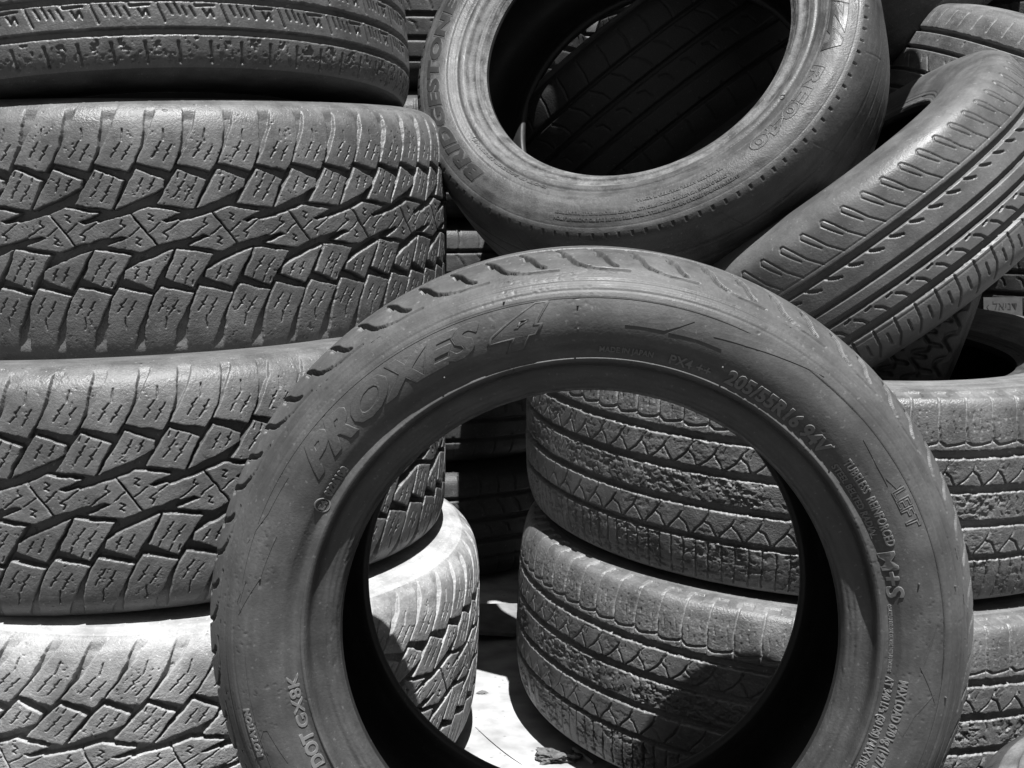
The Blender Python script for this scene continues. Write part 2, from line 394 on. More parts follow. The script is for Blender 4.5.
def tyre(label, loc, n, prof, R, pattern, mats, tread_s, group, pitch=None, res=.0012, dense=None, roll=0.0, side_detail=None, res_side=.0025, cat='tyre', flip=False):
    """loc is given relative to the camera's foot with z above the ground. mats = (tread, sidewall, bead, liner)"""
    root = bpy.data.objects.new('tyre', None); COL.objects.link(root); root.empty_display_size = .1
    M3 = frame_of(n); root.matrix_world = Matrix.Translation(Vector(loc)) @ M3.to_4x4()
    tag(root, label, cat, group)
    tocam = M3.transposed() @ (Vector((0, 0, CAMZ)) - Vector(loc)); tc = math.atan2(tocam.y, tocam.x)
    lo, hi = dense if dense else (-math.pi, math.pi)
    step = res / R
    if dense:
        d = np.arange(lo, hi, step); rest = 2 * math.pi - (hi - lo); c = np.linspace(hi, hi + rest, max(24, int(rest / (step * 3.2))), endpoint=False); th = np.concatenate([d, c]) + tc
    else: th = np.linspace(0, 2 * math.pi, int(2 * math.pi / step), endpoint=False) + tc - math.pi
    circ = 2 * math.pi * R
    k = 1.0 if not pitch else round(circ / pitch) * pitch / circ           # whole number of pitches around
    xx = (th + roll) * R * k
    def outer(name, s0, s1, ds, mat, fn, tt, xs):
        ss = np.linspace(s0, s1, max(8, int(abs(s1 - s0) / ds)))
        a, r, na, nr = prof.at(ss); X, Sg = np.meshgrid(xs, ss, indexing='ij')
        h, att = fn(X, Sg) if fn else (np.zeros_like(X), None)
        rr = r[None] + h * nr[None]; aa = a[None] + h * na[None]
        P = np.stack([rr * np.cos(tt)[:, None], rr * np.sin(tt)[:, None], aa], -1)
        return grid_mesh(name, tt, P, mat, root, np.stack([X, Sg], -1), att)
    T, Sd, Bd, Ln = mats
    outer('tread', -tread_s, tread_s, res, T, pattern, th, xx)
    th2 = np.linspace(0, 2 * math.pi, int(2 * math.pi * R / res_side), endpoint=False); x2 = th2 * R
    sb = prof.s_of_r(prof.r.min() + .026)
    for sg in (1, -1):
        if sg == 1 and side_detail:
            thf = np.linspace(0, 2 * math.pi, int(2 * math.pi * R / .0012), endpoint=False)
            outer('sidewall', tread_s, sb, .0009, Sd, side_detail, thf, thf * R)
        else: outer('sidewall', sg * tread_s, sg * sb, res_side, Sd, side_detail and (lambda x, s: (x * 0, None)), th2, x2)
        def ridged(x, s):
            d = (prof.smax - abs(s)) * 1000; h = -.45 * np.exp(-((d - 9) / .8) ** 2) - .35 * np.exp(-((d - 13.5) / .6) ** 2) - .3 * np.exp(-((d - 19) / .7) ** 2) + .35 * np.exp(-((d - 16) / .7) ** 2)
            h = h - .5 * sst(.62, .7, fbm(x * 55, s * 500, 71, 3)) * (d < 14)
            return h * .001 * sst(1, 4, d), None
        outer('bead', sg * sb, sg * prof.smax, .0009, Bd, ridged, th2, x2)
    i = prof.inner; L = np.concatenate([[0], np.cumsum(np.hypot(*np.diff(i, axis=0).T))])
    th3 = np.linspace(0, 2 * math.pi, 160, endpoint=False)
    P = np.stack([i[None, :, 1] * np.cos(th3)[:, None], i[None, :, 1] * np.sin(th3)[:, None], np.repeat(i[None, :, 0], len(th3), 0)], -1)
    grid_mesh('inner_liner', th3, P, Ln, root, np.stack(np.broadcast_arrays(th3[:, None] * R, L[None]), -1))
    for o in root.children:
        if o.type == 'MESH' and o.name.startswith('inner'): pass
    return root

# ------------------------------------------------------------------ moulded writing on sidewalls
def text_mesh(txt, size, bold=0.0, shear=0.0, raise_=.0006, bevel=.0002, outline=False, space=1.0):
    cu = bpy.data.curves.new('lettering', 'FONT'); cu.body = txt; cu.size = size; cu.offset = bold; cu.shear = shear; cu.resolution_u = 3; cu.space_character = space
    if outline: cu.fill_mode = 'NONE'; cu.bevel_depth = bevel; cu.bevel_resolution = 1
    else: cu.extrude = raise_; cu.bevel_depth = bevel; cu.bevel_resolution = 1
    ob = bpy.data.objects.new('tmp', cu); COL.objects.link(ob)
    dg = bpy.context.evaluated_depsgraph_get(); me = bpy.data.meshes.new_from_object(ob.evaluated_get(dg)); bpy.data.objects.remove(ob)
    return me
def split_long(bm, lim):
    for _ in range(5):
        e = [x for x in bm.edges if x.calc_length() > lim]
        if not e: break
        bmesh.ops.subdivide_edges(bm, edges=e, cuts=1); bmesh.ops.triangulate(bm, faces=bm.faces)
def on_ring(root, prof, mat, me, r0, th0, lift=0.0, name='lettering', grow=0.0, xscale=1.0, label=None):
    """bend a flat mesh (x along, y up) clockwise round the front sidewall; r0 baseline radius, th0 start angle in degrees"""
    bm = bmesh.new(); bm.from_mesh(me); bmesh.ops.triangulate(bm, faces=bm.faces); split_long(bm, .006)
    w = max((v.co.x for v in bm.verts), default=1) or 1
    for v in bm.verts:
        x, y, z = v.co; x *= xscale; sc = 1 + grow * (x / (w * xscale)); y *= sc
        r = r0 + y; th = R_(th0) - x / (r0 + .008)
        a, rr, na, nr = prof.at(prof.s_of_r(r)); h = z + lift
        rr = rr + h * nr; aa = a + h * na
        v.co = (rr * math.cos(th), rr * math.sin(th), aa)
    out = bpy.data.meshes.new(name); bm.to_mesh(out); bm.free(); out.materials.append(mat)
    o = bpy.data.objects.new(name, out); COL.objects.link(o); o.parent = root
    if label: o['label'] = label
    return o
def word(root, prof, mat, txt, size, r0, a0, a1=None, **kw):
    lk = {k: kw.pop(k) for k in ('grow', 'lift', 'name', 'label') if k in kw}
    me = text_mesh(txt, size, **kw)
    w = max(v.co.x for v in me.vertices); xs = 1.0
    if a1 is not None: xs = R_(abs(a0 - a1)) * (r0 + .008) / w
    on_ring(root, prof, mat, me, r0, a0, xscale=xs, **lk)
def plate(root, prof, mat, pts, h=.0005, name='emblem'):
    """raised moulded shape given as (angle deg, radius) corners"""
    bm = bmesh.new(); top = []; n = len(pts)
    P = []
    for i in range(n):
        (t0, r0), (t1, r1) = pts[i], pts[(i + 1) % n]; k = max(1, int(abs(t1 - t0) / 1.2))
        for j in range(k): P.append((t0 + (t1 - t0) * j / k, r0 + (r1 - r0) * j / k))
    v = [bm.verts.new((-R_(t) * .27, r, 0)) for t, r in P]; f = bm.faces.new(v)
    bmesh.ops.triangulate(bm, faces=[f]); split_long(bm, .006)
    r = bmesh.ops.extrude_face_region(bm, geom=list(bm.faces))
    for e in r['geom']:
        if isinstance(e, bmesh.types.BMVert): e.co.z = h
    for q in bm.verts:
        if q.co.z < h / 2: q.co.z = -.0006
    bmesh.ops.recalc_face_normals(bm, faces=bm.faces)
    for q in bm.verts:
        t, rr, z = -q.co.x / .27, q.co.y, q.co.z
        a, r2, na, nr = prof.at(prof.s_of_r(rr)); q.co = ((r2 + z * nr) * math.cos(t), (r2 + z * nr) * math.sin(t), a + z * na)
    me = bpy.data.meshes.new(name); bm.to_mesh(me); bm.free(); me.materials.append(mat)
    o = bpy.data.objects.new(name, me); COL.objects.link(o); o.parent = root; return o

def W_(v): return (v[0], v[1], v[2] + CAMZ)       # camera-relative measurement to world

#MATERIALS
m_at = rubber('rubber_all_terrain', .085, .23, .55, rough=.50, spec=.55, groove_dust=.55, bump=.32)
m_at2 = rubber('rubber_all_terrain_dusty', .18, .50, .75, rough=.6, spec=.6, groove_dust=.8, bump=.4)
m_side_at = rubber('rubber_sidewall_scuffed', .075, .19, .6, rough=.7, streak=.4)
m_side_white = rubber('rubber_sidewall_chalky', .27, .47, 1.0, rough=.9, streak=.5, bump=.3)
m_hw = rubber('rubber_highway', .07, .19, .5, rough=.46, spec=.7, groove_dust=.5)
m_front = rubber('rubber_front', .060, .128, .6, rough=.54, streak=.5, bump=.12, spec=.42)
m_frontt = rubber('rubber_front_shoulder', .070, .16, .6, rough=.52, streak=.3, bump=.15, spec=.34)
m_bead = rubber('rubber_bead', .045, .12, .4, rough=.45, streak=.7, bump=.2, spec=.45)
m_liner = rubber('rubber_inner', .02, .05, .25, rough=.6, bump=.1)
m_crack = rubber('rubber_cracked', .09, .30, .5, rough=.46, spec=.65, groove_dust=.5, pit=.5, bump=.45)
m_side_cr = rubber('rubber_cracked_sidewall', .10, .22, .8, rough=.75, streak=.7)
m_sum = rubber('rubber_summer', .085, .19, .5, rough=.50, spec=.42, groove_dust=.6, bump=.2)
m_side_sum = rubber('rubber_summer_sidewall', .085, .17, .7, rough=.6, streak=.3, bump=.2)
m_twin = rubber('rubber_dusty_ribs', .08, .24, .6, rough=.6, groove_dust=.9)
m_slick = rubber('rubber_slick', .045, .13, .5, rough=.42, streak=.5, bump=.25)
m_side_b = rubber('rubber_grey_sidewall', .048, .105, .8, rough=.48, streak=.8, scale=34, bump=.25)
m_bead_b = rubber('rubber_pale_bead', .05, .19, 1.0, rough=.65, scale=45, streak=.5, bump=.35, spec=.3)
m_back = rubber('rubber_back', .04, .13, .5, rough=.5, groove_dust=.4)
m_backs = rubber('rubber_back_sidewall', .05, .13, .5)
m_let_dark = rubber('rubber_lettering_dark', .03, .07, .3, rough=.45, bump=.1)
m_shaded = rubber('rubber_shaded_tread', .02, .05, .3, rough=.6, spec=.2)  # tread colour blackened to stand for deep shade inside the hole

G_LEFT = 'all-terrain tyres stacked on the left'
PI = math.pi
#TYRES
# left stack
def at_profile(R, Wd, rb):
    H = R - rb; bw = .40
    half = [(0, R), (.16 * Wd, R - .0006), (.30 * Wd, R - .0025), (.385 * Wd, R - .0065), (.44 * Wd, R - .0135), (.478 * Wd, R - .027), (.496 * Wd, R - .045), (.5 * Wd, R - .068), (.494 * Wd, R - .6 * H), (.47 * Wd, rb + .24 * H), (.44 * Wd, rb + .12 * H), ((bw + .022) * Wd, rb + .045 * H), (bw * Wd, rb + .001)]
    inner = [(bw * Wd, rb + .001), ((bw - .03) * Wd, rb), ((bw - .045) * Wd, rb + .006), (.40 * Wd, rb + .2 * H), (.455 * Wd, rb + .5 * H), (.43 * Wd, R - .045), (.32 * Wd, R - .024), (.15 * Wd, R - .019), (0, R - .018)]
    return Profile(half, inner)
pAT = at_profile(.385, .300, .215); pAT3 = at_profile(.385, .262, .215); pAT4 = at_profile(.402, .268, .215)
n2 = (-.004, -.030, 1)
tyre('worn tyre with chunky zigzag blocks, second from the top of the left stack', W_((-.474, 1.80, -.031)), n2, pAT, .385, pat_at(1, 1, shift=9), (m_at, m_side_at, m_bead, m_liner), .150, G_LEFT, pitch=.086, res=.0008, dense=(-.95, 1.85), roll=.05)
tyre('worn tyre with chunky zigzag blocks, resting on the chalky white one on the left', W_((-.471, 1.655, -.302)), (-.03, .02, 1), pAT3, .385, pat_at(1, 5, shear=.08), (m_at, m_side_at, m_bead, m_liner), .142, G_LEFT, pitch=.086, res=.0008, dense=(-.95, 1.85), roll=.018)
tyre('dusty chunky tyre with chalky white upper sidewall at the bottom of the left stack', W_((-.445, 1.655, -.538)), (.035, -.06, 1), pAT4, .402, pat_at(1, 9, chip=1.3, shear=.30), (m_at2, m_side_white, m_bead, m_liner), .136, G_LEFT, pitch=.086, res=.0008, dense=(-.95, 1.85), roll=.03)
pHW = at_profile(.36, .240, .20)
tyre('black highway tyre with straight ribs and torn shoulder on top of the left stack', W_((-.499, 1.782, .203)), (-.091, .104, .99), pHW, .36, pat_highway(3), (m_hw, m_back, m_bead, m_liner), .112, 'tyres of the pile seen edge on', pitch=.068, res=.0011, dense=(-.95, 1.85), roll=.02)
# right stack
def cr_profile(R, rb):
    half = [(0, R), (.04, R - .0006), (.08, R - .003), (.104, R - .0075), (.1135, R - .0125), (.1165, R - .020), (.120, R - .040), (.1215, R - .062), (.119, R - .085), (.113, R - .108), (.104, rb + .03), (.100, rb + .020), (.097, rb + .012), (.095, rb + .001)]
    inner = [(.095, rb + .001), (.088, rb), (.085, rb + .006), (.092, rb + .03), (.102, rb + .065), (.104, R - .05), (.085, R - .026), (.04, R - .020), (0, R - .019)]
    return Profile(half, inner)
pCR = cr_profile(.398, .245)
nR1 = (.024, -.080, .996); nR2 = (.045, -.04, .998)
tyre('cracked ribbed tyre with a tilted tyre resting on it, upper one of the right stack', W_((.417, 1.775, -.294)), nR1, pCR, .398, pat_cracked(2), (m_crack, m_side_cr, m_bead, m_liner), .143, 'cracked ribbed tyres stacked on the right', pitch=.062, res=.0010, dense=(-1.75, .95))
tyre('cracked ribbed tyre standing on the pale ground, lower one of the right stack', W_((.405, 1.755, -.557)), nR2, pCR, .398, pat_cracked(31), (m_crack, m_side_cr, m_bead, m_liner), .143, 'cracked ribbed tyres stacked on the right', pitch=.062, res=.0010, dense=(-1.75, .95), roll=.05)

# front tyre, standing upright
halfF = [(0, .3195), (.04, .319), (.066, .3168), (.082, .3133), (.094, .3075), (.105, .299), (.115, .289), (.1205, .275), (.1215, .262), (.1175, .248), (.111, .239), (.1115, .2345), (.1125, .2315), (.110, .2285),
         (.103, .226), (.0985, .221), (.0965, .214), (.093, .2075), (.0875, .2045)]
innF = [(.0875, .2045), (.081, .204), (.078, .209), (.088, .225), (.108, .262), (.100, .286), (.075, .302), (.04, .306), (0, .307)]
pF = Profile(halfF, innF)
SF = lambda r: pF.s_of_r(r)
_lines = [(SF(.2945), 1.1, -.9), (SF(.2905), .9, .25), (SF(.2865), .8, -.5), (SF(.2745), .35, .15), (SF(.2455), .5, .12), (SF(.2322), .9, .7)]
def side_front(x, s):
    h = 0 * x
    for c, w, d in _lines: h = h + d * (1 - sst(w * .4, w, abs(s - c) * 1000))
    X = x * 1000; Y = s * 1000
    h = h + (fbm(X / 14, Y / 5, 44, 4) - .5) * .12
    sc = abs(fbm(X / 60 + 3, Y / 9, 51, 3) - .5); h = h - .22 * (1 - sst(0, .006, sc)) * sst(.5, .62, fbm(X / 50, Y / 20, 57, 2))
    pk = sst(.74, .82, fbm(X / 2.6, Y / 2.6, 59, 2)) * sst(.5, .6, fbm(X / 40, Y / 30, 58, 2)); h = h - .5 * pk
    return h * .001, None
nF = Vector((-.024, -.9993, .027)).normalized(); toeF = Vector((.0634, 1.0385, -.3536)); cF = toeF - nF * .0875
FS = 1.03
F = tyre('large clean tyre standing upright in front with raised lettering and an open centre', W_(cF * FS), nF, pF, .3235, pat_front(6), (m_frontt, m_front, m_bead, m_liner), SF(.2995), 'tyres leaning in the pile', pitch=.059, res=.0009, side_detail=side_front, roll=.006)
F.scale = (FS, FS * .990, FS)       # it sags a little under its own weight
mf = rubber('rubber_raised_lettering', .15, .24, .4, rough=.5, bump=.05)
word(F, pF, m_front, 'PROXES', .0310, .2550, 147.8, 108.6, bold=.0012, shear=.45, outline=True, bevel=.0005, lift=.0002, label='outlined italic lettering')
word(F, pF, m_front, 'PROXES', .0310, .2550, 147.8, 108.6, bold=.0011, shear=.45, raise_=.0006, bevel=.0001, lift=0.0)
word(F, pF, m_front, '4', .043, .2480, 109.0, 96.9, bold=.0018, shear=.45, outline=True, bevel=.0009, lift=.0002, label='outlined italic numeral')
word(F, pF, m_front, '4', .043, .2480, 109.0, 96.9, bold=.0017, shear=.45, raise_=.0006, bevel=.0001)
word(F, pF, mf, 'MADE IN JAPAN', .0066, .2375, 88.8, 78.6, bold=.0001, raise_=.0006, bevel=.0001)
word(F, pF, mf, 'PX4 ++', .0110, .2360, 75.6, 67.4, bold=.0001, raise_=.0006)
word(F, pF, mf, '205/55R16 94V', .0160, .2370, 64.4, 41.0, bold=.0005, raise_=.0006, bevel=.0002)
word(F, pF, mf, 'TUBELESS  REINFORCED', .0090, .2465, 37.6, 19.7, bold=.0001, raise_=.0006)
word(F, pF, mf, 'STEEL BELTED RADIAL', .0072, .2380, 38.0, 21.8, bold=.0001, raise_=.0006)
word(F, pF, mf, 'M+S', .0165, .2385, 18.9, 9.6, bold=.0003, raise_=.0006, bevel=.0003)
word(F, pF, m_front, 'LEFT', .0150, .2655, 28.9, 21.6, bold=.0002, outline=True, bevel=.0006)
word(F, pF, mf, 'COVERED UNDER ONE OR MORE PATENTS OVERSEAS', .0040, .2375, 8.3, -5.0, bold=.0001, raise_=.0006, bevel=.0001)
word(F, pF, mf, 'MAX LOAD 670 kg (1477 LBS)', .0088, .2465, -6.0, -26.0, bold=.0001, raise_=.0006)
word(F, pF, mf, 'AT 340 kPa (50 PSI) MAX PRESS', .0082, .2370, -6.0, -26.5, bold=.0001, raise_=.0006)
word(F, pF, mf, 'DOT', .0130, .2375, -154.6 + 0, -162.0, bold=.0004, raise_=.0006)
word(F, pF, mf, 'GX8K', .0115, .2375, -162.8, -173.8, bold=.0001, raise_=.0006)
word(F, pF, mf, '0226108', .0078, .2395, 149.8, 143.3, bold=.0004, raise_=.0006)
word(F, pF, mf, 'E4', .0060, .2395, 152.9, 150.9, bold=.0003, raise_=.0006)
word(F, pF, mf, 'ROTATION', .0066, .2795, -160.5, -169.0, bold=.0003, raise_=.0006)
def ring_mark(root, prof, mat, th, r, rad, w=.0008):
    bm = bmesh.new(); N = 28
    for k in range(N):
        pass
    vs = []
    for k in range(N):
        c, s_ = math.cos(2 * PI * k / N), math.sin(2 * PI * k / N)
        vs.append([bm.verts.new(((rad + d) * c, (rad + d) * s_ - rad * 0, z)) for d, z in ((-w, -.001), (-w * .5, .0008), (w * .5, .0008), (w, -.001))])
    for k in range(N):
        for q in range(3): bm.faces.new((vs[k][q], vs[k][q + 1], vs[(k + 1) % N][q + 1], vs[(k + 1) % N][q]))
    me = bpy.data.meshes.new('t'); bm.to_mesh(me); bm.free(); on_ring(root, prof, mat, me, r, th, name='ring_mark')
ring_mark(F, pF, mf, 151.9, .2415, .0058)
plate(F, pF, m_front, [(84.6, .2606), (81, .2675), (77.3, .2725), (73.4, .2731), (75.5, .2665), (77.9, .2606)])
plate(F, pF, m_front, [(77.1, .2598), (73.5, .2695), (69.4, .2756), (63, .281), (57, .2825), (50.7, .2824), (58, .2752), (64, .270), (69.8, .2666), (67.6, .2598), (72, .2605)])
plate(F, pF, m_front, [(39.0, .2694), (33.8, .272), (29.2, .2749), (28.9, .2700), (31.5, .2665), (30.0, .2650), (34, .2660)])
for (t0, r0, t1, r1, t2, r2) in ((4, .272, -3, .262, -9, .2755), (-7.5, .274, -12, .262, -16, .258), (175, .282, 168, .270, 160, .264), (-179, .276, 173, .284, 169, .279), (-160, .288, -166, .270, -158, .262), (163, .285, 157, .279, 150, .275)):
    q = [(t0, r0), (t1, r1), (t2, r2), (t1, r1 - .0022)]
    plate(F, pF, m_front, q, h=.0004)
for t, r in ((92.5, .2745), (92.6, .2565), (66, .2475), (118, .2465), (41, .2490), (12, .262), (104, .285), (-8, .284), (168, .268), (10, .291)):
    bm = bmesh.new(); a, rr, na, nr = pF.at(pF.s_of_r(r)); t = R_(t)
    p = Vector((rr * math.cos(t), rr * math.sin(t), a)); nrm_ = Vector((nr * math.cos(t), nr * math.sin(t), na))
    bmesh.ops.create_cone(bm, cap_ends=True, segments=8, radius1=.0010, radius2=.0006, depth=.0024, matrix=Matrix.Translation(p + nrm_ * .0008) @ nrm_.to_track_quat('Z', 'Y').to_matrix().to_4x4())
    me = bpy.data.meshes.new('moulding_nib'); bm.to_mesh(me); bm.free(); me.materials.append(m_front); o = bpy.data.objects.new('moulding_nib', me); COL.objects.link(o); o.parent = F

# tyre with the wide open hole, propped above
halfB = [(0, .313), (.04, .3125), (.064, .3105), (.080, .3065), (.0905, .3015), (.0955, .2965), (.0985, .290), (.103, .278), (.1045, .262), (.101, .246), (.098, .2405), (.0985, .2365), (.0965, .230), (.0915, .226), (.0895, .221), (.090, .2165), (.0865, .2115), (.0815, .208), (.0785, .205)]
innB = [(.0785, .205), (.072, .2045), (.069, .210), (.080, .228), (.093, .262), (.086, .286), (.062, .299), (.03, .302), (0, .3025)]
pB = Profile(halfB, innB)
nB = Vector((-.342, -.7885, .511)).normalized(); cB = Vector((.1585, 1.7684, .2049)) - nB * .0785
_lb = [(pB.s_of_r(.2905), .6, -.4), (pB.s_of_r(.2545), .9, -.35), (pB.s_of_r(.2515), .5, .3), (pB.s_of_r(.2465), .4, -.2)]
def side_b(x, s):
    h = 0 * x
    for c, w, d in _lb: h = h + d * (1 - sst(w * .4, w, abs(s - c) * 1000))
    return (h + (fbm(x * 120, s * 200, 61, 4) - .5) * .3) * .001, None
B = tyre('grey tyre tilted open towards the sky with a pale rim edge, above the front tyre', W_(cB), nB, pB, .313, pat_slick(4), (m_slick, m_side_b, m_bead_b, m_liner), pB.s_of_r(.2965), 'tyres leaning in the pile', pitch=.0175, res=.0012, side_detail=side_b)
word(B, pB, m_let_dark, 'BRIDGESTONE', .0235, .2655, -138.0, -207, bold=.0011, shear=.18, raise_=.0006, bevel=.0002, space=1.1)
word(B, pB, m_side_b, 'BRIDGESTONE', .0235, .2655, -138.0, -207, bold=.0017, shear=.18, outline=True, bevel=.0004, space=1.1)
word(B, pB, m_let_dark, 'POTENZA', .0270, .2585, 30, -23.5, bold=.0013, shear=.15, raise_=.0006, bevel=.0002, space=1.1)
word(B, pB, m_side_b, 'POTENZA', .0270, .2585, 30, -23.5, bold=.0019, shear=.15, outline=True, bevel=.0004, space=1.1)
word(B, pB, m_side_b, 'RE040', .0200, .2560, -27.5, -57.5, bold=.0008, outline=True, bevel=.0006, space=1.1)
word(B, pB, m_side_b, 'SAFETY WARNING SERIOUS INJURY MAY RESULT FROM TIRE FAILURE DUE TO UNDERINFLATION', .0052, .2800, -63.5, -112, bold=.0002, raise_=.0006, bevel=.0001)
word(B, pB, m_side_b, 'OVERLOADING MISASSEMBLY ONLY SPECIALLY TRAINED PERSONS SHOULD MOUNT TIRES', .0052, .2725, -66, -112, bold=.0002, raise_=.0006, bevel=.0001)
word(B, pB, m_side_b, 'TUBELESS STEEL BELTED RADIAL', .0050, .2610, -66, -90, bold=.0002, raise_=.0006, bevel=.0001)
word(B, pB, m_side_b, 'DOT EJ 205/50R17 89W', .0058, .2415, -118, -150, bold=.0002, raise_=.0006, bevel=.0001)
ring_mark(B, pB, m_side_b, -39.5, .2400, .0035)
ring_mark(B, pB, m_side_b, -151, .2430, .0035)

# tilted tyre on the right
pT = std_profile(.320, .212, .198, round_=.6)
nT = Vector((-.597, -.005, .803)).normalized(); cT = Vector((.466, 1.850, -.073)) + nT * .018
T = tyre('tilted tyre with straight grooves and comma-shaped slots, resting on the right stack', W_(cT), nT, pT, .320, pat_summer(8), (m_sum, m_side_sum, m_side_sum, m_liner), .118, 'tyres leaning in the pile', pitch=.0285, res=.0010, dense=(-2.0, 2.2))
word(T, pT, m_side_sum, 'RADIAL TUBELESS', .012, .226, 150, 110, bold=.0003, raise_=.0006)

# small dark tyre dropped into the hole of the right stack
pD = std_profile(.275, .170, .165)
tyre('dark tyre with wavy tread blocks wedged upright in the open centre of the right stack', W_((.545, 1.960, -.200)), (.93, -.18, -.34), pD, .275, pat_wavy(3), (m_back, m_back, m_back, m_liner), .088, 'tyres wedged among the others', pitch=.036, res=.0016, dense=(-1.5, 1.5))
# tyre lying on the ground at the lower right corner
pG = std_profile(.290, .215, .19)
tyre('grey tyre lying flat on the ground in the lower right corner beside the front tyre', W_((.665, .985, -.5925)), (0.0, 0, 1), pG, .290, pat_back(2), (m_slick, m_side_cr, m_bead, m_liner), .105, 'tyres lying flat', pitch=.038, res=.0016)
# tyres behind
pH = std_profile(.310, .230, .20)
nH = Vector((-.60, .10, .79)).normalized()
tyre('tyre in deep shade seen through the open centre of the tilted grey tyre', W_((.235, 2.20, .150)), nH, pH, .310, pat_back(5), (m_shaded, m_backs, m_bead, m_liner), .115, 'tyres wedged among the others', pitch=.038, res=.0014, dense=(-2, 2))
pTR = std_profile(.330, .225, .20)
tyre('dusty tyre tilted to the right with two thin grooves at the upper right corner', W_((.925, 2.18, .095)), (.40, -.10, .91), pTR, .330, pat_twin(7), (m_twin, m_side_cr, m_bead, m_liner), .112, 'tyres wedged among the others', pitch=.060, res=.0014, dense=(-1.8, 1.8))
tyre('dark worn tyre tilted to the left at the top edge above the tilted tyres', W_((.62, 2.42, .42)), (-.55, -.25, .80), pH, .310, pat_slick(9), (m_back, m_backs, m_bead, m_liner), .115, 'tyres wedged among the others', pitch=.0175, res=.0018, dense=(-1.8, 1.8))

tyre('unseen tyre added across the top of the pile to shade the gaps below', W_((.350, 1.975, .60)), (.05, -.05, 1), pH, .310, pat_back(12), (m_back, m_backs, m_bead, m_liner), .115, 'tyres lying flat', pitch=.038, res=.003)  # added out of view to shade the tyre hole and the ground below
# ------------------------------------------------------------------ stacks behind: one prototype, copies share its meshes
pQ = std_profile(.335, .222, .20)
ordn = ['lowest', 'second', 'third', 'fourth', 'fifth', 'sixth', 'seventh']
stacks = [(-.19, 2.64, 6, 'in the stack right behind the left stack'), (.50, 2.72, 6, 'in the stack behind the tilted slotted tyre'), (1.18, 2.62, 6, 'in the far right stack behind'),
          (-.86, 2.70, 6, 'in the back stack at the left edge'), (.16, 3.25, 7, 'in the rearmost middle stack'), (.84, 3.30, 7, 'in the rearmost stack at the right'), (-.52, 3.28, 7, 'in the rearmost stack at the left'), (1.52, 3.25, 7, 'in the rearmost stack beyond the right')]
proto = None; q = np.random.default_rng(3)
for (x, y, n, where) in stacks:
    for k in range(n):
        z = .111 + .222 * k; jx, jy = q.uniform(-.014, .014, 2)
        lab = 'dark ribbed tyre, %s from the ground %s' % (ordn[k], where)
        if proto is None:
            proto = tyre(lab, (x, y, z), (0, 0, 1), pQ, .335, pat_back(1), (m_back, m_backs, m_back, m_liner), .112, 'flat tyres stacked behind the pile', pitch=.038, res=.0022, res_side=.004)
            proto.location = (x + jx, y + jy, z)
        else:
            c = proto.copy(); COL.objects.link(c); c.location = (x + jx, y + jy, z); c.rotation_euler = (0, 0, q.uniform(0, 6.28)); c['label'] = lab
            for ch in proto.children:
                d = ch.copy(); COL.objects.link(d); d.parent = c

